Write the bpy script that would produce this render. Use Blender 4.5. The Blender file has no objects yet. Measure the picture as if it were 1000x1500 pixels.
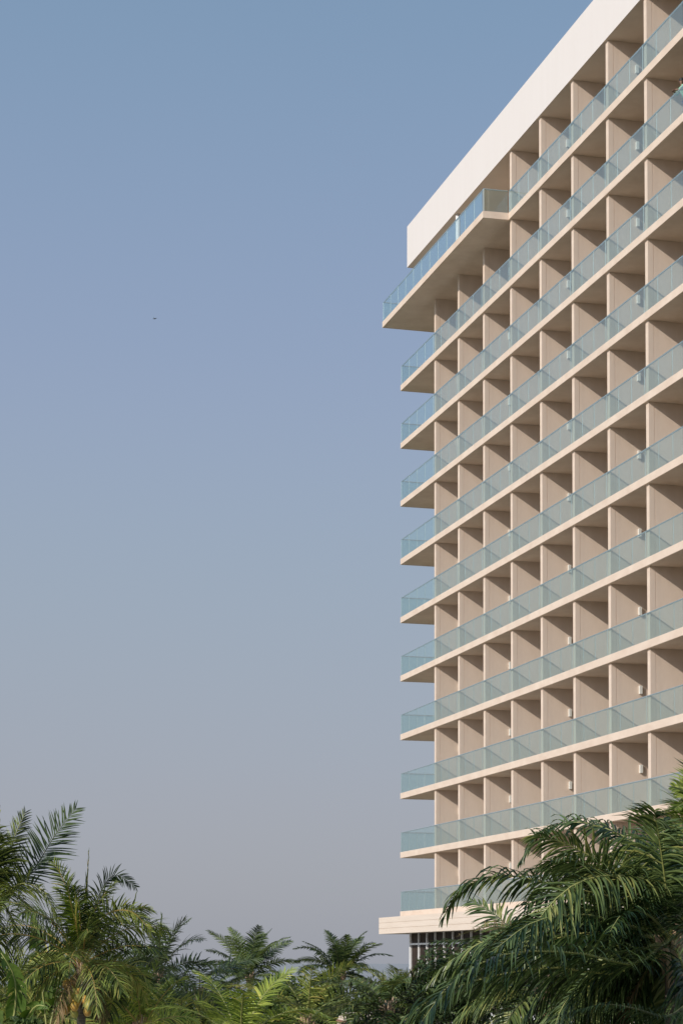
import bpy, math, random
import numpy as np
from mathutils import Vector, Matrix
R = math.radians
scene = bpy.context.scene
col = scene.collection

# ------------------------------------------------------------------ camera
CAMH = 6.5
F = 2909.5            # focal length in widths/1000
PITCH, ROLL = 0.0532111, 0.00212775
CY = 1256.8
fw = Vector((0, math.cos(PITCH), math.sin(PITCH)))
up0 = Vector((0, -math.sin(PITCH), math.cos(PITCH)))
rt0 = Vector((1, 0, 0))
rt = rt0*math.cos(ROLL) + up0*math.sin(ROLL)
up = -rt0*math.sin(ROLL) + up0*math.cos(ROLL)
cd = bpy.data.cameras.new('camera')
cam = bpy.data.objects.new('camera', cd); col.objects.link(cam)
m = Matrix.Identity(4)
for i in range(3):
    m[i][0] = rt[i]; m[i][1] = up[i]; m[i][2] = -fw[i]
m[2][3] = CAMH
cam.matrix_world = m
cd.sensor_fit = 'HORIZONTAL'; cd.sensor_width = 36
cd.lens = 36*F/1000; cd.shift_y = (CY-750)/1000
cd.clip_start = .5; cd.clip_end = 60000
scene.camera = cam

def at(u, v, Y):
    """world point seen at pixel (u, v) of the 1000x1500 photo, Y metres away"""
    d = rt*((u-500)/F) + up*((CY-v)/F) + fw
    d = d*(Y/d.y)
    return Vector((0, 0, CAMH)) + d

# ------------------------------------------------------------------ materials
def mat(name, c, c2=None, rough=.8, scale=2.0, bump=0.0, bscale=40, stretch=None, metal=0, spec=.5, fac=1.0, coord='Object'):
    M = bpy.data.materials.new(name); M.use_nodes = True
    nt = M.node_tree; N = nt.nodes; Lk = nt.links
    b = N['Principled BSDF']; b.inputs['Roughness'].default_value = rough
    b.inputs['Metallic'].default_value = metal
    b.inputs['Specular IOR Level'].default_value = spec
    b.inputs['Base Color'].default_value = (*c, 1)
    tc = N.new('ShaderNodeTexCoord')
    mp = N.new('ShaderNodeMapping'); Lk.new(tc.outputs[coord], mp.inputs[0])
    if stretch: mp.inputs['Scale'].default_value = stretch
    if c2:
        n = N.new('ShaderNodeTexNoise'); n.inputs['Scale'].default_value = scale; n.inputs['Detail'].default_value = 8
        n.inputs['Roughness'].default_value = .65
        Lk.new(mp.outputs[0], n.inputs['Vector'])
        r = N.new('ShaderNodeValToRGB'); r.color_ramp.elements[0].position = .35; r.color_ramp.elements[1].position = .68
        r.color_ramp.elements[0].color = (*c, 1); r.color_ramp.elements[1].color = (*c2, 1)
        Lk.new(n.outputs['Fac'], r.inputs[0]); Lk.new(r.outputs[0], b.inputs['Base Color'])
    if bump:
        n2 = N.new('ShaderNodeTexNoise'); n2.inputs['Scale'].default_value = bscale; n2.inputs['Detail'].default_value = 4
        Lk.new(tc.outputs[coord], n2.inputs['Vector'])
        bp = N.new('ShaderNodeBump'); bp.inputs['Strength'].default_value = bump; bp.inputs['Distance'].default_value = .02
        Lk.new(n2.outputs['Fac'], bp.inputs['Height']); Lk.new(bp.outputs[0], b.inputs['Normal'])
    return M

PLAS = mat('beige_plaster', (.62, .48, .37), (.72, .58, .46), .9, .9, .25, 30, stretch=(1, 1, 1.6))
PLASW = mat('taupe_render', (.585, .465, .37), (.69, .56, .455), .92, .8, .3, 45, stretch=(1, 1, .35))
SOFF = mat('soffit_paint', (.62, .50, .40), (.69, .565, .455), .9, .6)
WHITE = mat('white_parapet', (.695, .628, .575), (.712, .647, .597), .85, .5, .2, 25, stretch=(3.2, 1, .25))
CREAM = mat('cream_cladding', (.66, .54, .43), (.72, .60, .49), .8, 1.2, .1, 25, stretch=(.3, 1, 4))
WPAINT = mat('white_paint', (.78, .77, .75), (.83, .82, .80), .6, 3)
STEEL = mat('stainless_steel', (.42, .43, .44), (.50, .51, .52), .42, 6, metal=.5)
DARKG = mat('dark_lobby_glass', (.03, .022, .018), (.06, .04, .03), .5, .9, spec=.1)
DOORG = mat('dark_door_glass', (.04, .045, .05), (.06, .065, .07), .1, .5, spec=.6)
LAMP = mat('lamp_shade', (.68, .67, .62), (.74, .73, .68), .5, 8)
CONC = mat('grey_concrete', (.22, .20, .18), (.32, .29, .26), .9, 2, .3, 20)
GRAVEL = mat('shadow_strip', (.25, .2, .16), (.3, .25, .2), .9, 2)

def glass_mat():
    M = bpy.data.materials.new('tinted_balustrade_glass'); M.use_nodes = True
    nt = M.node_tree; N = nt.nodes; Lk = nt.links
    N.remove(N['Principled BSDF']); out = N['Material Output']
    tr = N.new('ShaderNodeBsdfTransparent'); tr.inputs[0].default_value = (.885, .945, .935, 1)
    gl = N.new('ShaderNodeBsdfGlossy'); gl.inputs['Roughness'].default_value = .04; gl.inputs[0].default_value = (.9, .97, 1, 1)
    df = N.new('ShaderNodeBsdfDiffuse'); 
    tc = N.new('ShaderNodeTexCoord'); n = N.new('ShaderNodeTexNoise'); n.inputs['Scale'].default_value = .35
    Lk.new(tc.outputs['Object'], n.inputs['Vector'])
    r = N.new('ShaderNodeValToRGB'); r.color_ramp.elements[0].color = (.46, .56, .54, 1); r.color_ramp.elements[1].color = (.52, .61, .60, 1)
    Lk.new(n.outputs['Fac'], r.inputs[0]); Lk.new(r.outputs[0], df.inputs[0])
    lw = N.new('ShaderNodeLayerWeight'); lw.inputs[0].default_value = .5
    pw = N.new('ShaderNodeMath'); pw.operation = 'POWER'; pw.inputs[1].default_value = 5; Lk.new(lw.outputs['Facing'], pw.inputs[0])
    fr = N.new('ShaderNodeMath'); fr.operation = 'MULTIPLY_ADD'; fr.inputs[1].default_value = .9; fr.inputs[2].default_value = .045; Lk.new(pw.outputs[0], fr.inputs[0])
    mx0 = N.new('ShaderNodeMixShader'); mx0.inputs[0].default_value = .07
    Lk.new(tr.outputs[0], mx0.inputs[1]); Lk.new(df.outputs[0], mx0.inputs[2])
    mx = N.new('ShaderNodeMixShader'); Lk.new(fr.outputs[0], mx.inputs[0]); Lk.new(mx0.outputs[0], mx.inputs[1]); Lk.new(gl.outputs[0], mx.inputs[2])
    Lk.new(mx.outputs[0], out.inputs[0])
    return M
GLASS = glass_mat()

def leaf_mat(name, dark, light, rough=.42, trans=.22, tip=None, spec=.25):
    M = bpy.data.materials.new(name); M.use_nodes = True
    nt = M.node_tree; N = nt.nodes; Lk = nt.links
    b = N['Principled BSDF']; b.inputs['Roughness'].default_value = rough; b.inputs['Specular IOR Level'].default_value = spec
    a = N.new('ShaderNodeAttribute'); a.attribute_name = 'var'
    tc = N.new('ShaderNodeTexCoord'); n = N.new('ShaderNodeTexNoise'); n.inputs['Scale'].default_value = 1.3; n.inputs['Detail'].default_value = 3
    Lk.new(tc.outputs['Object'], n.inputs['Vector'])
    ad = N.new('ShaderNodeMath'); ad.operation = 'MULTIPLY_ADD'; Lk.new(n.outputs['Fac'], ad.inputs[0]); ad.inputs[1].default_value = .7
    sb = N.new('ShaderNodeMath'); sb.operation = 'SUBTRACT'; Lk.new(a.outputs['Fac'], sb.inputs[0]); sb.inputs[1].default_value = .35
    Lk.new(sb.outputs[0], ad.inputs[2])
    r = N.new('ShaderNodeValToRGB'); e = r.color_ramp.elements
    e[0].position = .25; e[0].color = (*dark, 1); e[1].position = .85; e[1].color = (*light, 1)
    if tip:
        q = e.new(1.0); q.color = (*tip, 1); e[1].position = .8
    Lk.new(ad.outputs[0], r.inputs[0]); Lk.new(r.outputs[0], b.inputs['Base Color'])
    t = N.new('ShaderNodeBsdfTranslucent')
    mm = N.new('ShaderNodeMixRGB'); mm.blend_type = 'MULTIPLY'; mm.inputs[0].default_value = 1; mm.inputs[2].default_value = (1.5, 1.6, .6, 1)
    Lk.new(r.outputs[0], mm.inputs[1]); Lk.new(mm.outputs[0], t.inputs[0])
    mx = N.new('ShaderNodeMixShader'); mx.inputs[0].default_value = trans
    Lk.new(b.outputs[0], mx.inputs[1]); Lk.new(t.outputs[0], mx.inputs[2])
    Lk.new(mx.outputs[0], N['Material Output'].inputs[0])
    return M
L_DEEP = leaf_mat('deep_green_palm_leaf', (.011, .026, .006), (.135, .180, .055), .33, .10, (.27, .27, .08), .38)
L_OLIVE = leaf_mat('olive_palm_leaf', (.014, .028, .006), (.29, .34, .075), .45, .14, (.42, .36, .10))
L_BRIGHT = leaf_mat('bright_palm_leaf', (.06, .10, .012), (.35, .40, .075), .45, .22, (.55, .48, .12))
L_FAR = leaf_mat('far_palm_leaf', (.022, .042, .012), (.17, .215, .06), .5, .12)
L_DARK = leaf_mat('dark_palm_leaf', (.014, .028, .010), (.085, .12, .04), .45, .08)
L_BAN = leaf_mat('banana_leaf', (.04, .08, .012), (.15, .21, .045), .45, .2)
L_BUSH = leaf_mat('shrub_leaf', (.020, .042, .008), (.13, .17, .04), .5, .12)
L_DEAD = leaf_mat('dry_palm_leaf', (.12, .08, .035), (.30, .21, .11), .8, .1)
RACH = mat('leaf_stalk', (.26, .28, .08), (.36, .33, .12), .5, 3)
RACHO = mat('orange_leaf_stalk', (.34, .26, .07), (.42, .24, .06), .5, 3)
RACHD = mat('dark_leaf_stalk', (.05, .06, .025), (.09, .09, .04), .6, 3)
BARK = mat('palm_bark', (.10, .08, .06), (.24, .20, .16), .95, 6, .6, 12, stretch=(1, 1, 5))
HUSK = mat('coconut_husk', (.62, .46, .08), (.66, .33, .08), .5, 3)
HUSKG = mat('green_coconut_husk', (.34, .36, .08), (.46, .38, .09), .5, 3)
SHEATH = mat('fibre_sheath', (.30, .18, .11), (.52, .38, .26), .9, 10)

# ------------------------------------------------------------------ helpers
def tag(o, label=None, cat=None, group=None, kind=None):
    if label: o['label'] = label
    if cat: o['category'] = cat
    if group: o['group'] = group
    if kind: o['kind'] = kind
    return o

class MB:
    def __init__(s): s.v = []; s.f = []; s.m = []
    def box(s, x0, x1, y0, y1, z0, z1, mi=0):
        i = len(s.v)
        s.v += [(x0,y0,z0),(x1,y0,z0),(x1,y1,z0),(x0,y1,z0),(x0,y0,z1),(x1,y0,z1),(x1,y1,z1),(x0,y1,z1)]
        s.f += [(i,i+3,i+2,i+1),(i+4,i+5,i+6,i+7),(i,i+1,i+5,i+4),(i+1,i+2,i+6,i+5),(i+2,i+3,i+7,i+6),(i+3,i,i+4,i+7)]
        s.m += [mi]*6
        return s
    def prism(s, pts, z0, z1, mi=0):
        n = len(pts); i = len(s.v)
        s.v += [(p[0], p[1], z0) for p in pts] + [(p[0], p[1], z1) for p in pts]
        s.f.append(tuple(i+k for k in reversed(range(n)))); s.f.append(tuple(i+n+k for k in range(n)))
        for k in range(n):
            a = (k+1) % n; s.f.append((i+k, i+a, i+n+a, i+n+k))
        s.m += [mi]*(n+2)
        return s
    def tube(s, pts, rad, n=8, mi=0, caps=True):
        pts = [Vector(p) for p in pts]; i0 = len(s.v)
        if not hasattr(rad, '__len__'): rad = [rad]*len(pts)
        for k, p in enumerate(pts):
            t = (pts[min(k+1, len(pts)-1)] - pts[max(k-1, 0)]).normalized()
            a = t.cross(Vector((0, 0, 1)))
            if a.length < .05: a = Vector((1, 0, 0))
            a.normalize(); b = t.cross(a)
            for j in range(n):
                q = p + (a*math.cos(2*math.pi*j/n) + b*math.sin(2*math.pi*j/n))*rad[k]
                s.v.append(tuple(q))
        for k in range(len(pts)-1):
            for j in range(n):
                a = i0+k*n+j; b = i0+k*n+(j+1) % n
                s.f.append((a, b, b+n, a+n)); s.m.append(mi)
        if caps:
            s.f.append(tuple(i0+j for j in reversed(range(n)))); s.m.append(mi)
            e = i0+(len(pts)-1)*n; s.f.append(tuple(e+j for j in range(n))); s.m.append(mi)
        return s
    def ell(s, c, r, nu=10, nv=7, mi=0):
        i0 = len(s.v)
        for a in range(nv+1):
            th = math.pi*a/nv
            for b in range(nu):
                ph = 2*math.pi*b/nu
                s.v.append((c[0]+r[0]*math.sin(th)*math.cos(ph), c[1]+r[1]*math.sin(th)*math.sin(ph), c[2]+r[2]*math.cos(th)))
        for a in range(nv):
            for b in range(nu):
                p = i0+a*nu+b; q = i0+a*nu+(b+1) % nu
                s.f.append((p, p+nu, q+nu, q)); s.m.append(mi)
        return s
    def mesh(s, name, mats, smooth=False):
        me = bpy.data.meshes.new(name); me.from_pydata(s.v, [], s.f)
        for mm in (mats if isinstance(mats, (list, tuple)) else [mats]): me.materials.append(mm)
        me.polygons.foreach_set('material_index', s.m)
        if smooth: me.polygons.foreach_set('use_smooth', [True]*len(s.f))
        me.update(); return me
    def build(s, name, mats, parent=None, smooth=False, loc=None):
        o = bpy.data.objects.new(name, s.mesh(name, mats, smooth)); col.objects.link(o)
        if parent: o.parent = parent
        if loc is not None: o.location = loc
        return o

def empty(name, loc, rz=0):
    o = bpy.data.objects.new(name, None); col.objects.link(o); o.location = loc; o.rotation_euler = (0, 0, rz)
    o.empty_display_size = .3
    return o
def inst(me, name, parent, loc=(0, 0, 0)):
    o = bpy.data.objects.new(name, me); col.objects.link(o); o.parent = parent; o.location = loc; return o

# ------------------------------------------------------------------ hotel
YAW = 0.264144780
H = 3.3
ZB = CAMH + 5.8586            # underside of the lowest free slab
S0, BAY = 5.8807, 3.93757     # far edge of the first partition, bay width
HOTEL = Vector((3.2654, 110.4418, 0))
RZ = -(math.pi/2 - YAW)
hotel = empty('hotel_building', HOTEL, RZ)
tag(hotel, 'tall beige balcony hotel with white roof parapet and rows of glass railings', 'building')
sx = Vector((math.sin(YAW), -math.cos(YAW), 0)); sy = Vector((math.cos(YAW), math.sin(YAW), 0))
def hl(p):                     # hotel-local -> world
    return HOTEL + sx*p[0] + sy*p[1] + Vector((0, 0, p[2]))
def hit(u, v, x=None, y=None, z=None):   # pixel ray with a hotel plane -> local
    o = Vector((0, 0, CAMH)) - HOTEL; d = at(u, v, 1) - Vector((0, 0, CAMH))
    O = Vector((o.dot(sx), o.dot(sy), o.z)); D = Vector((d.dot(sx), d.dot(sy), d.z))
    t = ((x-O.x)/D.x) if x is not None else ((y-O.y)/D.y) if y is not None else ((z-O.z)/D.z)
    return O + D*t

fx = lambda j: S0 + j*BAY
SE = fx(11) + .3               # end of the long facade
TH = .33; TF = .27; DEP = 2.2
ZT = ZB + 10*H                 # roof soffit (adjusted below)
tc1 = hit(559.7, 480, z=ZB+9*H); tc2 = hit(705, 318, z=ZB+9*H)
pr0 = hit(596, 388, y=0); pr1 = hit(596, 328, y=0)
sof3 = hit(745, 222, y=.05)
print('HIT terrace', tc1, tc2, 'parapet', pr0, pr1, 'soffit3', sof3, 'ZT', ZT)
print('canopy', hit(554.5, 1345, z=ZB-H), hit(555, 1369, y=-1.2), 'win', hit(601.5, 1400, y=1.0), hit(615, 1383, y=1.0), hit(627, 1383, y=1.0), hit(640,1383,y=1.0), 'col', hit(670, 330, y=.3))
ZT = sof3.z
TP = -tc2.y                    # projection of the terrace

# balcony slabs
for k in range(0, 9):
    z = ZB + k*H
    b = MB().box(0, SE, 0, DEP+.05, z, z+TH)
    b.box(0, S0+TF, DEP+.05, DEP+6, z, z+TH)
    o = b.build('balcony_slab', [PLAS], hotel)
    bv = o.modifiers.new('bevel', 'BEVEL'); bv.width = .012; bv.segments = 1
z = ZB - H
MB().box(0, SE, 0, DEP+6, z+.02, z+TH).build('balcony_slab', [PLAS], hotel)
z9 = ZB + 9*H
o = MB().prism([(tc1.x, tc1.y), (tc2.x, tc1.y), (tc2.x+.06, 0), (SE, 0), (SE, DEP+.05), (S0+TF, DEP+.05), (S0+TF, DEP+6), (tc1.x, DEP+6)][::1], z9, z9+TH).build('terrace_slab', [PLAS], hotel)
# fix winding for non-convex prism with recalculated normals
import bmesh
def recalc(o):
    bm = bmesh.new(); bm.from_mesh(o.data); bmesh.ops.recalc_face_normals(bm, faces=bm.faces); bm.to_mesh(o.data); bm.free()
recalc(o)

# partitions
hh = H - TH
def part_mesh(h):
    b = MB().box(0, TF, .115, .34, .002, h-.002)
    b.box(.012, TF-.012, .34, DEP, .002, h-.002)
    b.box(TF-.012, TF-.002, .37, DEP, .002, h-.002)   # rendered skin behind a shadow groove
    me = b.mesh('partition_wall', [PLAS, PLASW])
    for i, p in enumerate(me.polygons):
        if i != 2: p.material_index = 1
    return me
PM = part_mesh(hh)
PMT = part_mesh(ZT - (z9+TH))
lampm = MB().box(0, .10, -.09, .09, 0, .34).box(.10, .115, -.11, .11, -.02, .36).mesh('wall_lamp', [LAMP])
lm2 = MB().box(0, .11, -.06, .06, 0, .34).mesh('wall_lamp', [LAMP])
for k in range(-1, 9):
    for j in range(0, 9):
        w = inst(PM, 'partition_wall', hotel, (fx(j), 0, ZB + k*H + TH))
        if j % 2 == 0:
            inst(lm2, 'wall_lamp', w, (TF-.002, 1.40, 1.72))
for j in range(3, 9):
    w = inst(PMT, 'partition_wall', hotel, (fx(j), 0, z9+TH))
    if j % 2 == 0: inst(lm2, 'wall_lamp', w, (TF-.002, 1.40, 1.72))
b = MB()
for j in (9, 10, 11):
    for k in range(-1, 9):
        z = ZB+k*H+TH; b.box(fx(j), fx(j)+TF, .115, DEP, z+.002, z+hh-.002)
    b.box(fx(j), fx(j)+TF, .115, DEP, z9+TH+.002, ZT-.002)
tag(b.build('partition_wall', [PLAS], hotel), kind='stuff')

# rear walls with doors
doorm = MB().box(.55, BAY-.3, -.05, 0, .03, 2.35, 0).box(.50, .55, -.07, 0, .03, 2.40, 1).box(BAY-.3, BAY-.25, -.07, 0, .03, 2.40, 1).box(.55, BAY-.3, -.07, 0, 2.35, 2.40, 1).box(BAY/2+.1, BAY/2+.15, -.07, -.05, .03, 2.35, 1).mesh('balcony_door', [DOORG, STEEL])
for k in range(-1, 9):
    z = ZB+k*H+TH
    w = MB().box(0, SE-S0, 0, .2, .002, hh-.002).build('rear_wall', [PLASW], hotel, loc=(S0, DEP, z))
    for j in range(0, 9): inst(doorm, 'balcony_door', w, (j*BAY+.05, 0, 0))
w = MB().box(0, SE-fx(2), 0, .2, .002, ZT-z9-TH-.002).build('rear_wall', [PLASW], hotel, loc=(fx(2), DEP+.6, z9+TH))
for j in range(1, 8): inst(doorm, 'balcony_door', w, (j*BAY, 0, 0))
# building core
MB().box(S0+.01, SE-.02, DEP+.21, 17, 0, ZB+9*H-.01).build('main_block', [PLASW], hotel)
MB().box(fx(2)+.2, SE-.02, DEP+.81, 17, z9+.01, ZT-.01).build('penthouse_block', [PLASW], hotel)

# railings
def railing(path, k, name='glass_railing'):
    """path: list of runs [(x0,y0),(x1,y1),[cuts]]; glass on the line, handrail inside"""
    z = ZB + k*H + TH
    fr = MB(); panes = []
    for (a, bb, inn, n) in path:
        a = Vector((*a, 0)); bb = Vector((*bb, 0)); d = (bb-a); L = d.length; d.normalize(); inn = Vector((*inn, 0))
        off = inn*.062
        p0 = a+off+Vector((0,0,z+1.10)); p1 = bb+off+Vector((0,0,z+1.10))
        fr.tube([p0, p1], .03, 8)
        step = L/n
        for i in range(n):
            pb = MB(); m3 = 3 if step > 3 else (2 if step > 1.8 else 1)
            g = step/m3
            for q in range(m3):
                s0 = i*step + q*g + .007; s1 = i*step+(q+1)*g-.007
                A = a+d*s0; B = a+d*s1; t = inn*.017
                pts = [(A.x, A.y), (B.x, B.y), (B.x+t.x, B.y+t.y), (A.x+t.x, A.y+t.y)]
                pb.prism(pts, z-.005+.008, z+1.10)
                for fr_ in (.25, .75):
                    c = A.lerp(B, fr_) + inn*.017
                    c2 = c+inn*.045
                    fr.tube([(c.x, c.y, z+1.055), (c2.x, c2.y, z+1.06), (c2.x, c2.y, z+1.085)], .011, 5)
                # base clamps + joint post
                c = A+inn*.04
                fr.tube([(c.x, c.y, z+.002), (c.x, c.y, z+1.08)], .011, 5)
            panes.append(pb)
        fr.box(min(a.x,bb.x), max(a.x,bb.x), min(a.y,bb.y)+.0, max(a.y,bb.y)+.001, z+.0005, z+.001) if 0 else None
    o = fr.build(name, [STEEL], hotel)
    for pb in panes:
        g = pb.build('glass_pane', [GLASS], o); recalc(g)
    return o
e = .02
for k in range(-1, 9):
    railing([((e, e), (S0, e), (0, 1), 2), ((S0, e), (fx(9), e), (0, 1), 9), ((e, e+.03), (e, DEP+5.9), (1, 0), 2)], k)
    railing([((fx(9), e), (SE-e, e), (0, 1), 2)], k) if k in () else None
railing([((tc1.x+e, tc1.y+e), (tc2.x-e, tc1.y+e), (0, 1), 4), ((tc2.x-e, tc1.y+e+.03), (tc2.x-e+.04, -.02), (-1, 0), 1),
         ((tc2.x+.02, e), (fx(4), e), (0, 1), 1), ((fx(4), e), (fx(9), e), (0, 1), 5), ((tc1.x+e, tc1.y+e+.03), (tc1.x+e, DEP+5.9), (1, 0), 3)], 9, 'terrace_railing')

# roof
PX = pr0.x
b = MB().box(PX, SE, 0, .42, ZT, ZT + (pr1.z-pr0.z))
b.m[0] = 1
MBp = b.build('roof_parapet', [WHITE, SOFF], hotel)
o = MB().prism([(fx(1.75), .42), (SE, .42), (SE, 17.5), (fx(.5), 17.5), (fx(.5), 2.2), (fx(.95), 1.55)], ZT+.003, ZT+.35).build('roof_slab', [SOFF], hotel); recalc(o)
cc = hit(670.5, 330, y=.24)
MB().tube([(cc.x, .24, z9+TH), (cc.x, .24, ZT)], .12, 16).build('terrace_column', [WPAINT], hotel, smooth=True)
print('column', cc, 'z', ZT, pr0.z)

# podium canopy
zc = ZB - H
c0 = hit(554.5, 1345, z=zc+.0)
CN = -1.22; CX = hit(554.8, 1345, y=CN).x; ztop = hit(554.8, 1344.8, y=CN).z; zbot = hit(555, 1369.2, y=CN).z
print('canopy', CX, ztop, zbot, 'slab', zc)
b = MB().box(CX+.02, SE, CN+.02, DEP+6, zbot+.03, ztop-.02)
hcl = (ztop-zbot)/3
for q in range(3):
    b.box(CX, SE, CN, CN+.019, zbot+q*hcl+.010, zbot+(q+1)*hcl-.010)
    b.box(CX, CX+.019, CN+.02, DEP+6, zbot+q*hcl+.010, zbot+(q+1)*hcl-.010)
b.build('podium_canopy', [CREAM], hotel)
# lobby glazing
wy = 0.0
wx0 = hit(601.3, 1400, y=wy).x
wz = hit(615, 1383.3, y=wy).z
mw = hit(627, 1383, y=wy).x - hit(615, 1383, y=wy).x
wl = MB().box(wx0-.02, SE-1, wy+.06, wy+.1, 0.2, zbot+.02).build('lobby_window', [DARKG], hotel)
fr = MB().box(wx0-.14, wx0, wy-.04, wy+.12, 0, zbot+.029)
fr.box(wx0, SE-1, wy-.03, wy+.055, wz-.05, wz+.05)
x = wx0+mw
while x < SE-1:
    fr.box(x-.04, x+.04, wy-.035, wy+.058, 0.2, zbot+.028); x += mw
fr.box(wx0, SE-1, wy-.035, wy+.055, wz-3.6, wz-3.5)
fr.build('window_frame', [WPAINT], wl)
MB().box(wx0+.3, SE-1.2, wy+.11, DEP+.15, 0, .15).build('lobby_floor', [CONC], hotel)
MB().box(wx0+.3, S0, DEP, 17, 0, zbot+.02).build('podium_block', [PLASW], hotel)

# ------------------------------------------------------------------ fronds
def catmull(P, n):
    P = np.array([list(p) for p in P], float)
    P = np.vstack([2*P[0]-P[1], P, 2*P[-1]-P[-2]])
    seg = len(P)-3; out = []
    for i in range(n):
        t = i/(n-1)*seg; k = min(int(t), seg-1); f = t-k
        a, b, c, d = P[k], P[k+1], P[k+2], P[k+3]
        out.append(.5*((2*b)+(-a+c)*f+(2*a-5*b+4*c-d)*f*f+(-a+3*b-3*c+d)*f**3))
    return np.array(out)
nrm = lambda a: a/np.maximum(np.linalg.norm(a, axis=-1, keepdims=True), 1e-9)

def frond(parent, P, L, nl=45, w=.045, vang=20, droop=.5, rr=.03, seed=0, start=.14, a0=76, a1=36, mats=None, name='frond', tipmin=.3, jit=.12, nseg=4, roll=0):
    rng = np.random.default_rng(seed)
    C = catmull(P, 40)
    seglen = np.r_[0, np.cumsum(np.linalg.norm(np.diff(C, axis=0), axis=1))]; tot = seglen[-1]
    V = []; Fc = []; mi = []; var = []; tone = .16*rng.normal()
    T = nrm(np.gradient(C, axis=0))
    base = 0
    # rachis
    n6 = 5
    S = np.cross(T, [0, 0, 1.0]); bad = np.linalg.norm(S, axis=1) < .15
    if bad.all(): S[:] = [1, 0, 0]
    elif bad.any():
        good = np.where(~bad)[0]
        for i in np.where(bad)[0]: S[i] = S[good[np.argmin(abs(good-i))]]
    S = nrm(S); Nn = nrm(np.cross(S, T))
    rr0 = R(roll); S, Nn = S*math.cos(rr0)+Nn*math.sin(rr0), Nn*math.cos(rr0)-S*math.sin(rr0)
    for i in range(0, 40, 3):
        r = rr*(1-.9*(i/39))*(1.6 if i == 0 else 1)
        for q in range(n6):
            an = 2*math.pi*q/n6; V.append(C[i]+r*(S[i]*math.cos(an)+Nn[i]*math.sin(an))); var.append(.5)
    rings = 14
    for i in range(rings-1):
        for q in range(n6):
            a = i*n6+q; b = i*n6+(q+1) % n6; Fc.append((a, b, b+n6, a+n6)); mi.append(1)
    base = len(V)
    for side in (-1, 1):
        for i in range(nl):
            t = start+(1-start)*(i+.3*rng.random()+(.5 if side > 0 else 0))/nl
            t = min(t, .995)
            sp = t*tot; k = np.searchsorted(seglen, sp)-1; k = max(0, min(38, k)); f = (sp-seglen[k])/(seglen[k+1]-seglen[k])
            c = C[k]*(1-f)+C[k+1]*f; tv = nrm(T[k]*(1-f)+T[k+1]*f); sv = nrm(S[k]*(1-f)+S[k+1]*f); nv = nrm(Nn[k]*(1-f)+Nn[k+1]*f)
            u = (t-start)/(1-start)
            prof = min(1, .45+2.2*u)*(1-(1-tipmin)*max(0, (u-.45)/.55)**1.5)
            ln = L*prof*(1+jit*rng.normal()*.7)
            ang = R(a0+(a1-a0)*u**1.1+rng.normal()*6*jit/.12)
            va = R(vang*(1-.4*u)+rng.normal()*12*jit/.12)
            d = tv*math.cos(ang)+math.sin(ang)*(sv*side*math.cos(va)+nv*math.sin(va))
            dr = droop*(.75+.5*rng.random())
            wid = w*(.75+.25*min(1, 3*u))*(1-.4*u)
            p = c.copy(); dd = d; vr = .5+.20*rng.normal()+tone
            prof_w = [.55, 1, .92, .65, .06] if nseg == 4 else [.7, 1, .7, .05]
            for q in range(nseg+1):
                fr_ = q/nseg
                dd = nrm(d + np.array([0, 0, -1.0])*dr*fr_**1.15*1.6 + np.array([.03*rng.normal(), .03*rng.normal(), 0]))
                wv = tv-dd*np.dot(tv, dd)
                if np.linalg.norm(wv) < .1: wv = sv - dd*np.dot(sv, dd)
                wv = nrm(wv); fo = np.cross(wv, dd)
                ww = wid*prof_w[q]*.5
                if fo[2] < 0: fo = -fo
                V += [p+wv*ww, p-fo*ww*.45, p-wv*ww]; var += [vr, vr, vr]
                p = p+dd*ln/nseg
            for q in range(nseg):
                a = base+q*3
                Fc += [(a, a+1, a+4, a+3), (a+1, a+2, a+5, a+4)]; mi += [0, 0]
            base += 3*(nseg+1)
    V = np.array(V)
    org = C[0]
    me = bpy.data.meshes.new(name); me.from_pydata([tuple(q) for q in (V-org)], [], Fc)
    for mm in mats: me.materials.append(mm)
    me.polygons.foreach_set('material_index', mi)
    at_ = me.attributes.new('var', 'FLOAT', 'POINT'); at_.data.foreach_set('value', np.array(var, dtype=np.float32))
    me.update()
    o = bpy.data.objects.new(name, me); col.objects.link(o); o.parent = parent
    o.location = Vector(org) - parent.location
    return o

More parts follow.
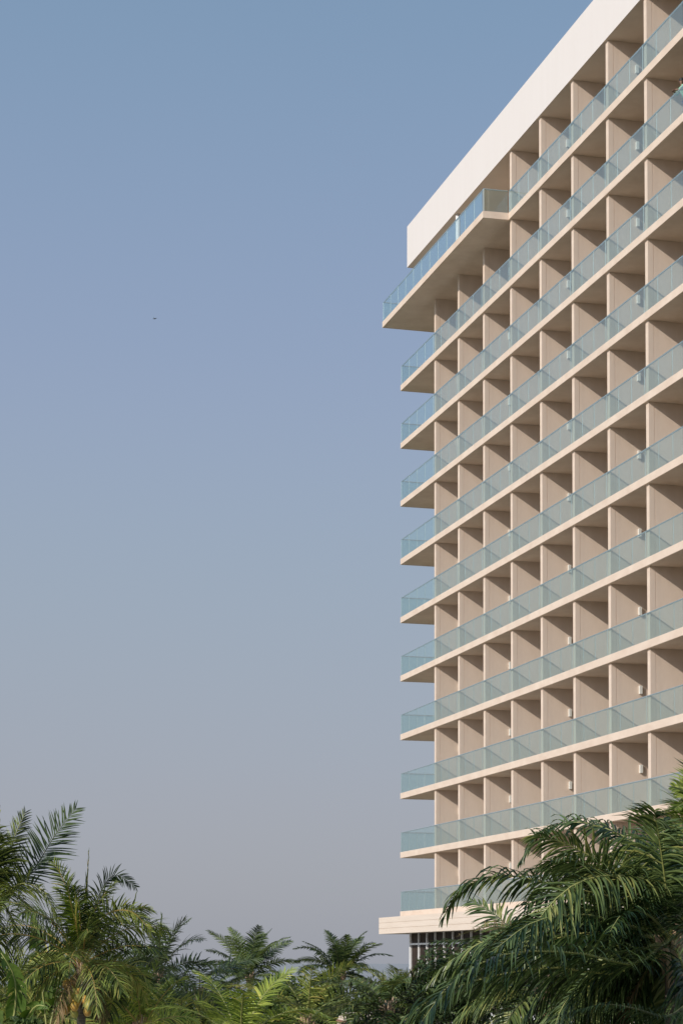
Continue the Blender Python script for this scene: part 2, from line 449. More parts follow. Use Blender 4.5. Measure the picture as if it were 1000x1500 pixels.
def palm(name, label, cat, crown, L=3.2, n=20, Lf=.75, seed=1, mats=(L_OLIVE, RACH), nl=45, w=.045, emax=82, emin=-25, bend=75, droop=.55, trunk_r=.16, lean=(0, 0), explicit=(), group='palms in the hotel garden', azr=None, nuts=0, rr=.03, vang=22, spear=True, azoff=0, nseg=4, jit=.12, exkw=None, rollr=55, exroll=70, dead=0):
    rng = random.Random(seed)
    crown = Vector(crown)
    root = empty(name, (crown.x+lean[0], crown.y+lean[1], 0))
    tag(root, label, cat, group)
    # trunk
    pts = []; rad = []
    nn = max(6, int(crown.z*3))
    for i in range(nn+1):
        t = i/nn
        pts.append((-lean[0]*t**1.6, -lean[1]*t**1.6, (crown.z-.15)*t))
        rad.append(trunk_r*(1.35-.4*min(1, t*4)-.2*t)*(1.05 if i % 2 else .96))
    MB().tube(pts, rad, 10).build('trunk', [BARK], root, smooth=True)
    # fibrous crownshaft of old leaf bases
    b = MB()
    for q in range(12):
        a = q*2.4; z0 = rng.uniform(-.5, 0)
        c = Vector((-lean[0], -lean[1], crown.z))
        b.tube([c+Vector((math.cos(a)*.1, math.sin(a)*.1, z0-.3)), c+Vector((math.cos(a)*.17, math.sin(a)*.17, z0)), c+Vector((math.cos(a)*.28, math.sin(a)*.28, z0+.35))], [.07, .06, .02], 5)
    b.build('leaf_base', [SHEATH], root)
    lm, rm = mats
    for i in range(n):
        f = i/max(1, n-1)
        az = azoff + i*2.39996 + rng.uniform(-.25, .25) if azr is None else rng.uniform(*azr)
        el = R(emax+(emin-emax)*f**.9 + rng.uniform(-7, 7))
        ll = L*(.8+.3*math.sin(math.pi*min(1, f*1.2+.15)))*rng.uniform(.9, 1.08)
        bd = R(bend*(.55+.6*f)*rng.uniform(.8, 1.2))
        p = crown+Vector((math.cos(az)*.08, math.sin(az)*.08, -.15*f)); pts = [p.copy()]
        tw = rng.uniform(-.25, .25)
        for s in range(6):
            tt = (s+.5)/6
            e_ = el-bd*tt**1.4; a_ = az+tw*tt
            p = p+Vector((math.cos(e_)*math.cos(a_), math.cos(e_)*math.sin(a_), math.sin(e_)))*(ll/6); pts.append(p.copy())
        frond(root, pts, Lf*rng.uniform(.85, 1.1), nl, w, vang, droop*(.6+.7*f), rr, seed*100+i, mats=[lm, rm], nseg=nseg, jit=jit, roll=rng.uniform(-rollr, rollr))
    for i in range(dead):
        az = rng.uniform(0, 6.28) if azr is None else rng.uniform(*azr); p = crown+Vector((0, 0, -.25)); pts = [p.copy()]
        for s in range(6):
            e_ = R(-15-75*((s+.5)/6)**.6); p = p+Vector((math.cos(e_)*math.cos(az), math.cos(e_)*math.sin(az), math.sin(e_)))*(L*.7/6); pts.append(p.copy())
        frond(root, pts, Lf*.7, int(nl*.6), w, 0, 1.4, rr, seed*100+60+i, mats=[L_DEAD, RACHO], name='dry_frond')
    if spear:
        frond(root, [crown, crown+Vector((.05, 0, L*.45)), crown+Vector((.12, 0, L*.85))], .55, 14, w*.8, 5, -.1, rr, seed*100+77, a0=8, a1=5, mats=[lm, rm], name='spear_leaf')
    for i, ex in enumerate(explicit):
        kw = dict(roll=exroll*(1 if i % 2 else -1), nl=nl, w=w, vang=vang, droop=droop, rr=rr, seed=seed*100+200+i, mats=[lm, rm], nseg=nseg)
        if exkw: kw.update(exkw)
        pts, LL, ek = ex; kw.update(ek)
        frond(root, [at(*q) for q in pts], LL, **kw)
    for i in range(nuts):
        a = rng.uniform(0, 6.28); rr_ = rng.uniform(.22, .5); dz = -rng.uniform(.55, 1.6)
        if i % 3: a = rng.uniform(3.2, 5.6)
        b = MB().ell((0, 0, 0), (.12, .12, .15), 10, 7)
        b.tube([(0, 0, .12), (0, 0, .22)], [.03, .015], 5)
        o = b.build('coconut', [HUSK if rng.random() < .5 else HUSKG], root, smooth=True)
        o.location = crown + Vector((math.cos(a)*rr_, math.sin(a)*rr_, dz)) - root.location
        o.rotation_euler = (rng.uniform(-.5, .5), rng.uniform(-.5, .5), 0)
    return root

# --- left group
palm('coconut_palm', 'tall olive green coconut palm cut by the left edge, its fronds reaching highest', 'palm', at(-8, 1318, 66), azr=(1.9, 5.0), L=3.6, n=26, Lf=1.1, seed=3, dead=2, mats=(L_OLIVE, RACH), nl=56, w=.065, emax=70, emin=-35, bend=70, vang=8, droop=.75,
     explicit=[([(4, 1322, 66), (45, 1280, 66), (80, 1225, 66.2), (112, 1184, 66.3)], 1.05, dict(vang=10, droop=.12, nl=54, a0=72, a1=38, w=.062, mats=[L_DARK, RACHD])),
               ([(-5, 1320, 66), (8, 1270, 65.6), (22, 1225, 65.2), (37, 1190, 65)], .72, dict(vang=30, droop=.15, nl=48)),
               ([(-4, 1320, 66), (30, 1295, 65), (60, 1305, 64.5), (88, 1350, 64)], 1.0, dict(droop=.5, roll=40)),
               ([(-4, 1322, 66), (20, 1310, 65), (42, 1335, 64.5), (58, 1390, 64)], 1.0, dict(droop=.6, roll=30)),
               ([(-4, 1322, 66), (10, 1330, 65), (22, 1365, 64.5), (28, 1420, 64)], 1.0, dict(droop=.6, roll=60)),
               ([(-4, 1322, 66), (25, 1300, 67), (55, 1268, 68), (75, 1262, 69)], .88, dict(droop=.5, roll=30, mats=[L_DARK, RACHD]))])
palm('coconut_palm', 'coconut palm with upright spear leaf and yellow nuts under its crown', 'palm', at(120, 1408, 58), L=2.9, n=26, Lf=.85, seed=7, dead=2, mats=(L_OLIVE, RACHO), nl=52, w=.05, vang=8, droop=.7, emax=84, emin=-12, bend=95, nuts=26,
     explicit=[([(120, 1405, 58), (126, 1330, 58), (128, 1285, 58), (130, 1246, 58)], .42, dict(a0=9, a1=6, droop=-.1, vang=5, nl=16)),
               ([(120, 1405, 58), (138, 1330, 58), (165, 1283, 58.3), (200, 1300, 58.5)], .55, dict(droop=.35, mats=[L_DARK, RACHD])),
               ([(120, 1405, 58), (105, 1330, 57.6), (93, 1290, 57.4), (78, 1262, 57.2)], .6, dict(droop=.3)),
               ([(120, 1405, 58), (150, 1345, 57.5), (190, 1335, 57), (222, 1365, 57)], .6, dict(droop=.5)),
               ([(120, 1405, 58), (110, 1350, 57.2), (103, 1320, 56.8), (98, 1285, 56.4)], .5, dict(droop=.2, mats=[L_BRIGHT, RACHO])),
               ([(120, 1405, 58), (112, 1350, 57), (112, 1320, 56.5), (108, 1300, 56.1)], .45, dict(droop=.2, a0=25, a1=12, mats=[L_BRIGHT, RACHO]))])
palm('young_palm', 'young yellow green palm with orange leaf stalks right of the palm with nuts', 'palm', at(208, 1502, 60), L=2.0, n=14, Lf=.6, seed=11, mats=(L_BRIGHT, RACHO), nl=34, w=.045, emax=85, emin=5, bend=60, trunk_r=.1)
palm('dark_palm', 'dark green bushy palm rising behind the young yellow palm', 'palm', at(232, 1426, 92), rollr=40, L=3.2, n=20, Lf=.85, seed=15, dead=2, vang=10, mats=(L_DARK, RACHD), nl=40, w=.08, emax=85, emin=-30, bend=80, nseg=3, trunk_r=.14)
palm('dark_palm', 'dark low palm with flat arching fronds right of the bushy dark palm', 'palm', at(292, 1452, 95), rollr=35, L=3.4, n=14, Lf=.9, seed=17, vang=8, mats=(L_DARK, RACHD), nl=40, w=.08, emax=50, emin=-30, bend=70, nseg=3, trunk_r=.14, spear=False)
palm('distant_palm', 'far palm with a round upright crown against the sky, mid skyline', 'palm', at(366, 1430, 118), rollr=30, jit=.05, L=3.4, n=27, Lf=.78, seed=19, vang=8, mats=(L_FAR, RACHD), nl=38, w=.085, emax=85, emin=-5, bend=70, nseg=3, trunk_r=.14, spear=False)
palm('distant_palm', 'far palm with open spread fronds standing nearest the white canopy corner', 'palm', at(500, 1426, 112), rollr=30, exroll=25, jit=.05, L=2.8, n=23, Lf=.75, seed=23, vang=8, mats=(L_FAR, RACHD), nl=38, w=.085, emax=82, emin=-15, bend=70, nseg=3, trunk_r=.14, spear=False,
     explicit=[([(496, 1440, 112), (470, 1400, 112), (450, 1388, 112), (430, 1390, 112)], .45, dict(droop=.8, mats=[L_DARK, RACHD])),
               ([(498, 1440, 111), (478, 1405, 111), (465, 1393, 111), (452, 1388, 111)], .45, dict(droop=.8)),
               ([(505, 1430, 112), (523, 1400, 112), (535, 1385, 112), (549, 1382, 112)], .5, dict(droop=.7))])
palm('feather_palm', 'light green feathery palm with broad arching fronds at the bottom centre', 'palm', at(352, 1524, 56), rollr=30, jit=.06, L=2.7, n=15, Lf=.7, seed=29, vang=10, mats=(L_BRIGHT, RACH), nl=40, w=.06, emax=75, emin=-5, bend=85, trunk_r=.12, spear=False)
palm('feather_palm', 'mid green palm filling the gap below the far palm by the canopy', 'palm', at(450, 1492, 66), rollr=30, L=2.6, n=17, Lf=.7, seed=31, mats=(L_OLIVE, RACH), nl=40, w=.065, emax=75, emin=-20, bend=80, trunk_r=.12, spear=False)
palm('dark_palm', 'dense dark palm with drooping leaflets left of the large foreground palm', 'palm', at(568, 1474, 62), rollr=30, L=2.2, n=22, Lf=.7, seed=37, dead=2, mats=(L_DEEP, RACHD), nl=40, w=.07, emax=50, emin=-30, bend=70, droop=.9, trunk_r=.13, spear=False)
palm('distant_palm', 'low distant palm with faint arching fronds just left of the lobby window', 'palm', at(575, 1452, 100), L=2.5, n=18, Lf=.7, seed=41, mats=(L_OLIVE, RACH), nl=36, w=.07, emax=55, emin=-20, bend=70, nseg=3, trunk_r=.13, spear=False)
palm('feather_palm', 'green palm crown at the lower left foot of the palm with nuts', 'palm', at(50, 1500, 66), L=2.4, n=24, Lf=.65, seed=43, mats=(L_OLIVE, RACH), nl=44, w=.05, emax=70, emin=-10, bend=80, trunk_r=.12, spear=False)
palm('feather_palm', 'shaded palm crown low between the dark palm and the light feathery palm', 'palm', at(262, 1512, 64), L=2.3, n=20, Lf=.7, seed=47, mats=(L_OLIVE, RACHD), nl=40, w=.055, emax=65, emin=-15, bend=80, trunk_r=.12, spear=False)

palm('coconut_palm', 'shaded olive palm crown wedged between the left edge palm and the palm with nuts', 'palm', at(52, 1450, 70), L=2.8, n=20, Lf=.8, seed=71, mats=(L_OLIVE, RACHD), nl=44, w=.06, emax=60, emin=-40, bend=80, trunk_r=.14, spear=False)
palm('dark_palm', 'shaded palm crown right behind the palm with nuts', 'palm', at(172, 1458, 74), L=2.6, n=20, Lf=.8, seed=73, mats=(L_DARK, RACHD), nl=42, w=.06, emax=60, emin=-40, bend=80, trunk_r=.14, spear=False)
# --- right edge light palm
palm('coconut_palm', 'pale green palm whose sunlit leaflets fan out at the right edge beside the balconies', 'palm', at(1012, 1212, 40), L=1.7, n=16, Lf=.75, seed=53, mats=(L_OLIVE, RACH), nl=50, w=.05, emax=80, emin=-30, bend=70, trunk_r=.14, azr=(-1.6, 1.6),
     explicit=[([(1012, 1212, 40), (1010, 1188, 38.8), (1002, 1178, 37.6), (986, 1186, 36.9)], .62, dict(vang=5, droop=.15, nl=56, a0=85, a1=22, w=.06, roll=10, mats=[L_BRIGHT, RACH])),
               ([(1012, 1212, 40), (1002, 1205, 39.2), (990, 1208, 38.4), (976, 1232, 37.9)], .55, dict(droop=.35, nl=50, w=.06, roll=20, mats=[L_BRIGHT, RACH])),
               ([(1012, 1212, 40), (1000, 1214, 39), (990, 1226, 38), (984, 1250, 37.4)], .6, dict(droop=.4, nl=50, w=.06, roll=-20)),
               ([(1012, 1212, 40), (1015, 1172, 40.3), (1003, 1156, 40.5), (985, 1152, 40.7)], .4, dict(droop=.4, w=.06, mats=[L_BRIGHT, RACH]))])

# --- big foreground palm on the right
C = (985, 1372, 31)
FG = dict(w=.055, droop=1.0, vang=8, rr=.026, nl=46, mats=[L_DEEP, RACH])
palm('foreground_palm', 'large glossy dark green palm in front of the hotel at the lower right', 'palm', at(*C), L=2.7, n=30, Lf=.8, seed=59, dead=2, mats=(L_DEEP, RACH), nl=64, w=.055, emax=70, emin=-50, bend=85, droop=1.0, trunk_r=.17, spear=False, nseg=4, azr=(1.2, 5.2), vang=8, exkw=FG, rollr=35, exroll=18,
     explicit=[
      ([C, (930, 1412, 29.5), (850, 1397, 28.5), (745, 1397, 27.6), (665, 1437, 27), (612, 1505, 26.6)], .9, dict(nl=96, start=.1, tipmin=.55)),
      ([C, (965, 1300, 30.5), (900, 1283, 30), (840, 1297, 29.5), (790, 1345, 29.2), (765, 1400, 29)], .9, dict(nl=76)),
      ([C, (900, 1340, 31), (820, 1300, 31), (740, 1283, 31), (680, 1300, 31), (648, 1345, 31)], .75, dict(nl=76)),
      ([C, (965, 1270, 31.5), (905, 1222, 31.8), (840, 1205, 32), (790, 1222, 32.2), (762, 1262, 32.3)], .68, dict(nl=76)),
      ([C, (950, 1300, 32), (915, 1240, 33), (890, 1212, 33.5), (872, 1200, 34)], .6, dict(nl=40)),
      ([C, (985, 1300, 32), (970, 1262, 33), (945, 1240, 34), (900, 1246, 35)], .65, dict(nl=44)),
      ([C, (880, 1350, 32), (800, 1352, 32), (740, 1370, 32), (690, 1410, 32)], .8, dict(nl=76)),
      ([C, (905, 1425, 30.5), (810, 1418, 30), (715, 1432, 29.5), (635, 1462, 29.2), (578, 1508, 29)], .85, dict(nl=90, tipmin=.6, roll=-25)),
      ([C, (900, 1375, 32.5), (810, 1362, 33), (730, 1372, 33.4), (668, 1402, 33.7), (628, 1440, 34)], .75, dict(nl=80, roll=25)),
      ([C, (915, 1355, 30), (850, 1340, 29.5), (780, 1352, 29), (720, 1395, 28.7)], .85, dict(nl=76)),
      ([C, (950, 1390, 31), (890, 1400, 31.5), (820, 1432, 32), (770, 1490, 32)], .85, dict(nl=76)),
      ([C, (1010, 1300, 32), (1030, 1265, 33), (1045, 1262, 34)], .7, dict(nl=40)),
      ([(1010, 1470, 29), (975, 1490, 28.5), (930, 1478, 28.2), (885, 1472, 28), (840, 1482, 27.8)][::-1][::-1], .35, dict(nl=50, w=.03, mats=[L_DARK, RACHD])),
      ([(1000, 1400, 33), (900, 1385, 34), (800, 1370, 35), (720, 1358, 36), (668, 1372, 37)], .4, dict(nl=54, w=.03, vang=20, droop=.15, mats=[L_DEAD, RACHD])),
     ])
palm('feather_palm', 'second dark palm crown showing between and below the large foreground fronds', 'palm', at(800, 1445, 42), L=2.6, n=26, Lf=.75, seed=61, mats=(L_DEEP, RACHD), nl=48, w=.06, emax=70, emin=-30, bend=80, droop=.9, trunk_r=.14, spear=False, vang=10)

# ------------------------------------------------------------------ banana plants
def banana(label, base_uv, leaves, seed):
    crown = at(*base_uv); root = empty('banana_plant', (crown.x, crown.y, 0)); tag(root, label, 'banana plant', 'banana plants at the left edge')
    MB().tube([(0, 0, 0), (.05, 0, crown.z*.5), (0, 0, crown.z)], [.16, .13, .09], 10).build('stem', [RACH], root, smooth=True)
    rng = np.random.default_rng(seed)
    for pts, W in leaves:
        Cc = catmull([at(*q) for q in pts], 26)
        T = nrm(np.gradient(Cc, axis=0))
        side = nrm(np.cross(T, [0.2, -1, .35]))
        V = []; Fc = []; var = []; mi = []
        nx = 11; nr = 70
        Cc = catmull([at(*q) for q in pts], nr); T = nrm(np.gradient(Cc, axis=0)); side = nrm(np.cross(T, [0.2, -1, .35]))
        cuts = [set(np.where(rng.random(nr) < .24)[0]), set(np.where(rng.random(nr) < .24)[0])]
        drp = [0, 0]; dp = [np.zeros(nr), np.zeros(nr)]
        for sd_ in (0, 1):
            c_ = .2
            for i in range(nr):
                if i in cuts[sd_]: c_ = .1+.9*rng.random()
                dp[sd_][i] = c_
        for i in range(nr):
            t = i/(nr-1); wv = W*math.sin(math.pi*((t-.18)/.82)**.75)**.7 if .18 < t < 1 else .01
            no = np.cross(T[i], side[i])
            for q in range(nx):
                s = (q-(nx-1)/2)/((nx-1)/2); dd_ = dp[0 if s < 0 else 1][i]
                V.append(Cc[i]+side[i]*wv*s*.5*(1-.15*dd_*abs(s)) - T[i]*wv*.12*abs(s)**1.4 - no*(abs(s)**1.6*wv*dd_*.55)+np.array([0, 0, -.12*dd_*s*s])); var.append(.5+.10*math.sin(i*1.9)*abs(s)+.05*rng.normal()+.2*(abs(s) < .05))
        for i in range(nr-1):
            for q in range(nx-1):
                s = (q+.5-(nx-1)/2)/((nx-1)/2)
                if abs(s) > .25 and (i+1) in cuts[0 if s < 0 else 1]: continue
                a = i*nx+q; Fc.append((a, a+1, a+nx+1, a+nx)); mi.append(0)
        me = bpy.data.meshes.new('banana_leaf'); org = root.location
        b = MB(); b.v = [tuple(Vector(v)-org) for v in V]; b.f = Fc; b.m = mi
        b.tube([Vector(c)-org for c in Cc[::7]], [.035*(1-.08*i) for i in range(len(Cc[::7]))], 6, mi=1)
        me = b.mesh('banana_leaf', [L_BAN, RACH], smooth=True)
        a_ = me.attributes.new('var', 'FLOAT', 'POINT'); a_.data.foreach_set('value', np.array(var+[.6]*(len(me.vertices)-len(var)), dtype=np.float32))
        inst(me, 'banana_leaf', root)
banana('banana plant with broad bright leaf standing at the lower left corner', (10, 1530, 45), [
    ([(8, 1530, 45), (22, 1480, 45), (20, 1430, 44.8), (-6, 1385, 44.6)], .5),
    ([(10, 1530, 45), (34, 1500, 44.8), (52, 1475, 44.4), (70, 1475, 44.0)], .4),
    ([(10, 1530, 45), (-10, 1480, 45), (-30, 1440, 45), (-60, 1450, 45)], .5)], 1)
banana('banana plant with grey green upright leaf left of the palm with nuts', (70, 1520, 60), [
    ([(70, 1520, 60), (62, 1450, 60), (55, 1395, 60), (48, 1335, 60.2)], .75),
    ([(70, 1520, 60), (82, 1460, 60.2), (86, 1410, 60.4), (70, 1355, 60.5)], .6),
    ([(72, 1520, 60), (95, 1470, 59.5), (110, 1450, 59), (130, 1470, 58.7)], .45)], 2)

# ------------------------------------------------------------------ broadleaf shrubs
def shrub(name, label, cat, pos, rad, n, size, m, seed, group, flowers=0, trunk=True):
    rng = np.random.default_rng(seed)
    root = empty(name, (pos[0], pos[1], 0)); tag(root, label, cat, group)
    cz = pos[2]
    nb = 14
    bc = rng.normal(size=(nb, 3)); bc = nrm(bc)*rng.random((nb, 1))**.5*np.array(rad)*.75
    br = (.28+.3*rng.random(nb))
    idx = rng.integers(0, nb, n)
    d = nrm(rng.normal(size=(n, 3)))*(rng.random((n, 1))**.35)
    P = bc[idx]+d*br[idx][:, None]*np.array(rad)*.9+np.array([0, 0, cz])
    P[:, 2] = np.maximum(P[:, 2], .1)
    ax = nrm(rng.normal(size=(n, 3))+np.array([0, 0, -.3])); bx = nrm(np.cross(ax, rng.normal(size=(n, 3))))
    s = size*(.6+.8*rng.random((n, 1)))
    V = np.stack([P-ax*s, P+bx*s*.36, P+ax*s, P-bx*s*.36], 1).reshape(-1, 3)
    Fc = np.arange(n*4).reshape(-1, 4)
    me = bpy.data.meshes.new('crown'); me.from_pydata(V.tolist(), [], Fc.tolist()); me.materials.append(m)
    vv = np.repeat(np.clip(.5+.22*rng.normal(size=n)+.25*(br[idx]-.4), 0, 1), 4).astype(np.float32)
    a_ = me.attributes.new('var', 'FLOAT', 'POINT'); a_.data.foreach_set('value', vv)
    inst(me, 'crown', root)
    b = MB()
    b.tube([(0, 0, 0), (.05, .03, cz*.6), (0, 0, cz)], [.12, .09, .05], 7)
    for q in range(5):
        c = bc[q]; b.tube([(0, 0, cz*.55), (c[0]*.5, c[1]*.5, cz*.8+c[2]*.3), (c[0], c[1], cz+c[2])], [.06, .04, .015], 5)
    b.build('trunk', [BARK], root, smooth=True)
    if flowers:
        b = MB()
        for q in range(flowers):
            p = P[rng.integers(0, n)]; b.ell((p[0], p[1]-.1, p[2]), (.12, .1, .08), 6, 4)
        b.build('blossom', [mat('red_blossom', (.45, .06, .07), (.55, .12, .12), .6, 5)], root)
    return root
G = 'broadleaf shrubs filling the garden'
def sh(u, v, Y, rw, rh, n, size, seed, label, m=L_BUSH, fl=0):
    p = at(u, v, Y); shrub('garden_shrub', label, 'shrub', p, (rw, rw, rh), n, size, m, seed, G, fl)
sh(30, 1512, 70, 3.0, 1.8, 9000, .12, 1, 'wide shrub in shade behind the banana plants')
sh(150, 1492, 75, 2.4, 1.7, 8000, .12, 2, 'dense shrub behind the palm with nuts')
sh(300, 1500, 100, 3.2, 1.6, 8000, .16, 3, 'shrub under the dark low palm')
sh(410, 1482, 112, 3.4, 1.7, 8000, .16, 4, 'shrub mound under the round crowned far palm')
sh(500, 1486, 98, 2.8, 1.9, 9000, .15, 5, 'leafy shrub beneath the far palm by the canopy')
sh(595, 1480, 96, 2.6, 1.7, 9000, .15, 6, 'leafy shrub in front of the lobby window corner')
sh(690, 1440, 62, 2.0, 1.7, 14000, .09, 7, 'fine leaved dark shrub behind the foreground fronds by the lobby window', L_DARK)
sh(790, 1410, 58, 2.2, 1.9, 14000, .09, 8, 'fine leaved shrub behind the middle of the foreground palm', L_DARK)
sh(900, 1400, 56, 2.2, 1.9, 14000, .09, 9, 'tall dark shrub behind the crown of the foreground palm', L_DARK)
sh(985, 1390, 54, 2.0, 1.8, 12000, .09, 10, 'dark shrub cut by the right edge behind the foreground palm', L_DARK)
sh(24, 1512, 44, .7, .45, 1500, .09, 12, 'small red flowering bush at the very lower left', L_BUSH, 5)

# ------------------------------------------------------------------ low garden structures
p = at(1062, 1476, 47)
tw = empty('terrace_wall', (p.x, p.y, 0), R(-10)); tag(tw, 'low beige garden wall with pale slim posts behind the foreground palm', 'wall')
b = MB().box(-3.2, 3.2, 0, .25, 0, p.z); b.box(-3.25, 3.25, -.04, .29, p.z, p.z+.06); b.build('wall', [CREAM], tw)
for i in range(6):
    x = -2.7+i*.62*1.0+ (0 if i < 3 else .1)
    MB().tube([(x+1.6, .12, p.z+.06), (x+1.6, .12, p.z+.72)], .035, 8).ell((x+1.6, .12, p.z+.74), (.05, .05, .05), 8, 5).build('post', [CREAM], tw)
p = at(534, 1489, 76)
kv = empty('garden_pavilion', (p.x, p.y, 0), R(12)); tag(kv, 'small cream pavilion with brown trim peeking out under the dark palm', 'pavilion')
MB().box(-.9, .9, -.8, .8, p.z-.16, p.z+.12).build('roof', [CREAM], kv)
MB().box(-.94, .94, -.84, .84, p.z-.22, p.z-.162).build('trim', [mat('brown_trim', (.25, .1, .06), (.3, .13, .08), .7)], kv)
for a in (-.85, .85):
    for c in (-.65, .65): MB().box(a-.07, a+.07, c-.07, c+.07, 0, p.z-.222).build('pillar', [CREAM], kv)
MB().box(-.77, .77, .6, .7, 0, p.z-.23).build('wall', [CONC], kv)

# ------------------------------------------------------------------ bird
bp_ = at(226.5, 466.5, 170)
bd = empty('bird', bp_); bd.scale = (.48, .48, .48); tag(bd, 'tiny dark bird gliding alone in the open sky left of the hotel', 'bird')
FEA = mat('hazed_dark_feathers', (.16, .17, .20), (.21, .22, .25), .7)  # dark feathers lightened in the colour to stand in for haze
bd.rotation_euler = (0, R(25), R(60))
b = MB().tube([(-.26, 0, 0), (-.14, 0, .01), (0, 0, 0), (.12, 0, .01), (.2, 0, .02), (.26, 0, .0)], [.008, .035, .055, .04, .028, .005], 8)
b.v += [(-.26, 0, 0), (-.40, .06, 0), (-.40, -.06, 0), (-.26, 0, .012), (-.4, .06, .012), (-.4, -.06, .012)]
i = len(b.v)-6; b.f += [(i, i+1, i+2), (i+3, i+5, i+4), (i+1, i+4, i+5, i+2), (i, i+3, i+4, i+1), (i+2, i+5, i+3, i)]; b.m += [0]*5
b.build('body', [FEA], bd, smooth=True)
for s in (-1, 1):
    w_ = MB(); pts = [(.08, 0), (.12, .22), (.05, .45), (-.02, .46), (-.06, .25), (-.08, 0)]
    w_.prism([(q[0], q[1]*s) for q in pts], -.006, .006)
    o = w_.build('wing', [FEA], bd); recalc(o)
    for v_ in o.data.vertices: v_.co.z += abs(v_.co.y)*.35 - (abs(v_.co.y)**2)*.5

# ------------------------------------------------------------------ person leaning on a balcony rail
SKIN = mat('skin', (.20, .11, .07), (.24, .135, .09), .55, 8)
SHIRT = mat('green_shirt', (.28, .50, .33), (.36, .58, .42), .85, 5)
PANTS = mat('dark_purple_trousers', (.07, .05, .11), (.10, .07, .14), .85, 5)
HAIR = mat('black_hair', (.012, .01, .008), (.025, .02, .016), .6, 20)
pz = ZB + 8*H + TH
pl = hit(1001.8, 130, y=.42)
PXs = pl.x
person = empty('person', hl((PXs, .42, pz)), RZ); tag(person, 'person in green shirt and dark trousers leaning on the balcony rail at the right edge', 'person')
# local: x along facade, y inward (figure faces -y)
def skin(name, joints, edges, mats, parent, sub=2):
    me = bpy.data.meshes.new(name); me.from_pydata([j[0] for j in joints], edges, []); me.materials.append(mats)
    o = bpy.data.objects.new(name, me); col.objects.link(o); o.parent = parent
    sk = o.modifiers.new('skin', 'SKIN'); 
    for i, j in enumerate(joints):
        r = j[1]; me.skin_vertices[0].data[i].radius = (r, r) if not isinstance(r, tuple) else r
    me.skin_vertices[0].data[0].use_root = True
    ss = o.modifiers.new('sub', 'SUBSURF'); ss.levels = sub; ss.render_levels = sub
    return o
def ls(*a): return a
J = [((0, .10, .92), (.15, .11)), ((0, .04, 1.12), (.13, .10)), ((0, -.06, 1.30), (.16, .11)), ((0, -.08, 1.41), (.07, .06)), ((0, -.10, 1.47), .055), ((0, -.13, 1.57), .085), ((0,-.13,1.63),.07),
     ((.17, -.12, 1.34), .055), ((.24, -.20, 1.16), .045), ((.12, -.37, 1.19), .036), ((.06,-.42,1.19),.03),
     ((-.17, -.12, 1.34), .055), ((-.24, -.20, 1.16), .045), ((-.12, -.37, 1.19), .036), ((-.06,-.42,1.19),.03),
     ((.10, .12, .84), .09), ((.11, .10, .48), .06), ((.11, .16, .08), .042), ((.12, .05, .04), .04), ((.12,-.04,.03),.03),
     ((-.10, .12, .84), .09), ((-.11, .06, .48), .06), ((-.11, .08, .08), .042), ((-.12, -.03, .04), .04), ((-.12,-.12,.03),.03)]
E_ = [(0,1),(1,2),(2,3),(3,4),(4,5),(5,6),(2,7),(7,8),(8,9),(9,10),(2,11),(11,12),(12,13),(13,14),(0,15),(15,16),(16,17),(17,18),(18,19),(0,20),(20,21),(21,22),(22,23),(23,24)]
skin('body', J, E_, SKIN, person)
sc = 1.14
S_ = [(J[0][0], (.17, .13)), (J[1][0], (.155, .12)), (J[2][0], (.18, .13)), ((0, -.075, 1.40), (.09, .08)), (J[7][0], .068), ((.24, -.195, 1.17), .062), ((.16, -.32, 1.19), .052), (J[11][0], .068), ((-.26, -.20, 1.17), .075), ((-.15, -.35, 1.19), .055)]
skin('shirt', S_, [(0,1),(1,2),(2,3),(2,4),(4,5),(5,6),(2,7),(7,8),(8,9)], SHIRT, person)
T_ = [((0, .10, .93), (.165, .125)), ((.10, .12, .84), .105), ((.11, .10, .48), .075), ((.11, .15, .13), .06), ((-.10, .12, .84), .105), ((-.11, .06, .48), .075), ((-.11, .08, .13), .06)]
skin('trousers', T_, [(0,1),(1,2),(2,3),(0,4),(4,5),(5,6)], PANTS, person)
MB().ell((0, -.10, 1.64), (.10, .11, .105), 14, 10).ell((0, -.06, 1.57), (.092, .085, .11), 12, 8).build('hair', [HAIR], person, smooth=True)
b = MB()
b.ell((0, -.225, 1.575), (.014, .022, .022), 6, 5)
b.ell((.088, -.125, 1.57), (.012, .02, .03), 6, 5); b.ell((-.088, -.125, 1.57), (.012, .02, .03), 6, 5)
b.build('face', [SKIN], person, smooth=True)
for s in (-1, 1):
    b = MB()
    for q in range(4):
        x0 = s*(.06-.018*q+.02); y0 = -.44
        b.tube([(x0, y0, 1.195), (x0, y0-.04-.004*q, 1.20), (x0, y0-.06, 1.18), (x0, y0-.06, 1.155)], [.010, .009, .0085, .007], 6)
    b.tube([(s*.09, -.42, 1.19), (s*.105, -.45, 1.18), (s*.10, -.47, 1.17)], [.011, .010, .008], 6)
    b.ell((s*.05, -.43, 1.193), (.042, .04, .016), 8, 6)
    b.build('hand', [SKIN], person, smooth=True)

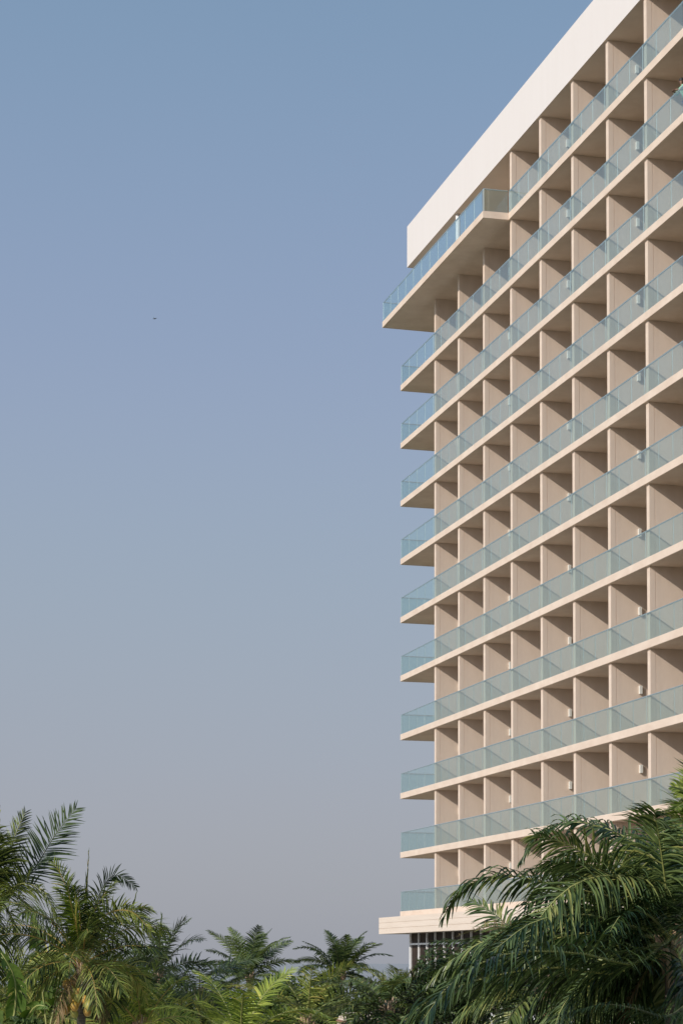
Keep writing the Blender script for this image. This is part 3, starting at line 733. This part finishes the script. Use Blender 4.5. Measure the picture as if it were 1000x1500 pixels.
# ------------------------------------------------------------------ ground and sea
GR = mat('grass_ground', (.05, .075, .02), (.12, .11, .05), .95, .25, .4, 6)
me = bpy.data.meshes.new('ground'); 
NX, NY = 60, 24
V = []; Fc = []
rg = random.Random(4)
for j in range(NY+1):
    for i in range(NX+1):
        x = -900+1800*i/NX; y = -400+ (640*(j/NY))
        if j == NY: y += rg.uniform(-6, 6)
        V.append((x, y, 0 if j < NY-1 else -.4*(j-NY+1) - (1.0 if j == NY else 0)))
for j in range(NY):
    for i in range(NX):
        a = j*(NX+1)+i; Fc.append((a, a+1, a+NX+2, a+NX+1))
me.from_pydata(V, [], Fc); me.materials.append(GR)
g = bpy.data.objects.new('ground', me); col.objects.link(g); tag(g, kind='structure')
SEA = mat('sea_water', (.03, .07, .09), (.05, .10, .12), .12, .05, .06, .8)
g = MB(); g.v = [(-30000, 200, -.9), (30000, 200, -.9), (30000, 40000, -.9), (-30000, 40000, -.9)]; g.f = [(0, 1, 2, 3)]; g.m = [0]
tag(g.build('sea', [SEA]), kind='structure')
pv = MB(); pv.v = [tuple(hl(q)) for q in ((-14, -56, .004), (SE, -56, .004), (SE, 3, .004), (-14, 3, .004))]; pv.f = [(0, 1, 2, 3)]; pv.m = [0]
o = pv.build('bounce_paving', [mat('pale_bounce_paving', (.50, .45, .38), (.60, .54, .46), .85, 1.5, .2, 20)]); tag(o, kind='structure'); recalc(o)  # unseen pale sheet, added to bounce sunlight up to the balcony undersides

# ------------------------------------------------------------------ light
EL = 28.5; AZO = 27.0          # elevation; swing from the facade normal towards the camera
nvec = -sy; d2 = nvec*math.cos(R(AZO)) + sx*math.sin(R(AZO))
sd = Vector((d2.x*math.cos(R(EL)), d2.y*math.cos(R(EL)), math.sin(R(EL))))
sl = bpy.data.lights.new('sun', 'SUN'); sl.energy = 3.5; sl.angle = R(.5); sl.color = (1, .93, .84)
so = bpy.data.objects.new('sun', sl); col.objects.link(so)
so.rotation_euler = sd.to_track_quat('Z', 'Y').to_euler(); so.location = (0, 0, 80)
W = bpy.data.worlds.new('World'); scene.world = W; W.use_nodes = True
nt = W.node_tree; N = nt.nodes; Lk = nt.links
bg = N['Background']
sky = N.new('ShaderNodeTexSky'); sky.sky_type = 'NISHITA'; sky.sun_disc = False
sky.sun_elevation = R(EL); sky.sun_rotation = math.atan2(sd.x, sd.y)
sky.altitude = 10; sky.air_density = 1.0; sky.dust_density = 2.0; sky.ozone_density = 1.5
SKY = [(0, (.350, .365, .415)), (.05, (.355, .368, .425)), (.10, (.355, .372, .440)), (.20, (.330, .402, .485)), (.30, (.298, .365, .530)), (.44, (.215, .332, .475)), (.7, (.17, .28, .44)), (1.0, (.15, .25, .40))]
tcw = N.new('ShaderNodeTexCoord'); sep = N.new('ShaderNodeSeparateXYZ'); Lk.new(tcw.outputs['Generated'], sep.inputs[0])
rp = N.new('ShaderNodeValToRGB'); el = rp.color_ramp.elements; rp.color_ramp.interpolation = 'B_SPLINE'
el[0].position = 0; el[1].position = 1
for p_, c_ in SKY:
    q_ = el[0] if p_ == 0 else el[len(el)-1] if p_ == 1 else el.new(p_)
    q_.color = (c_[0], c_[1], c_[2], 1)
Lk.new(sep.outputs[2], rp.inputs[0])
vs = N.new('ShaderNodeVectorMath'); vs.operation = 'SCALE'; # hazy air scatters forward: the half of the sky round the sun is brighter
dt = N.new('ShaderNodeVectorMath'); dt.operation = 'DOT_PRODUCT'; Lk.new(tcw.outputs['Generated'], dt.inputs[0]); dt.inputs[1].default_value = tuple(sd)
mxx = N.new('ShaderNodeMath'); mxx.operation = 'MAXIMUM'; Lk.new(dt.outputs['Value'], mxx.inputs[0]); mxx.inputs[1].default_value = 0
ma = N.new('ShaderNodeMath'); ma.operation = 'MULTIPLY_ADD'; Lk.new(mxx.outputs[0], ma.inputs[0]); ma.inputs[1].default_value = 16.0; ma.inputs[2].default_value = 10.5
Lk.new(ma.outputs[0], vs.inputs['Scale'])
Lk.new(rp.outputs[0], vs.inputs[0])
mxs = N.new('ShaderNodeMixRGB'); mxs.inputs[0].default_value = .85; Lk.new(sky.outputs[0], mxs.inputs[1]); Lk.new(vs.outputs[0], mxs.inputs[2])
Lk.new(mxs.outputs[0], bg.inputs[0]); bg.inputs[1].default_value = .1
scene.view_settings.view_transform = 'Standard'; scene.view_settings.look = 'None'
scene.view_settings.exposure = 0; scene.view_settings.gamma = 1
scene.render.resolution_x = 682; scene.render.resolution_y = 1024
scene.render.engine = 'CYCLES'
scene.cycles.transparent_max_bounces = 24
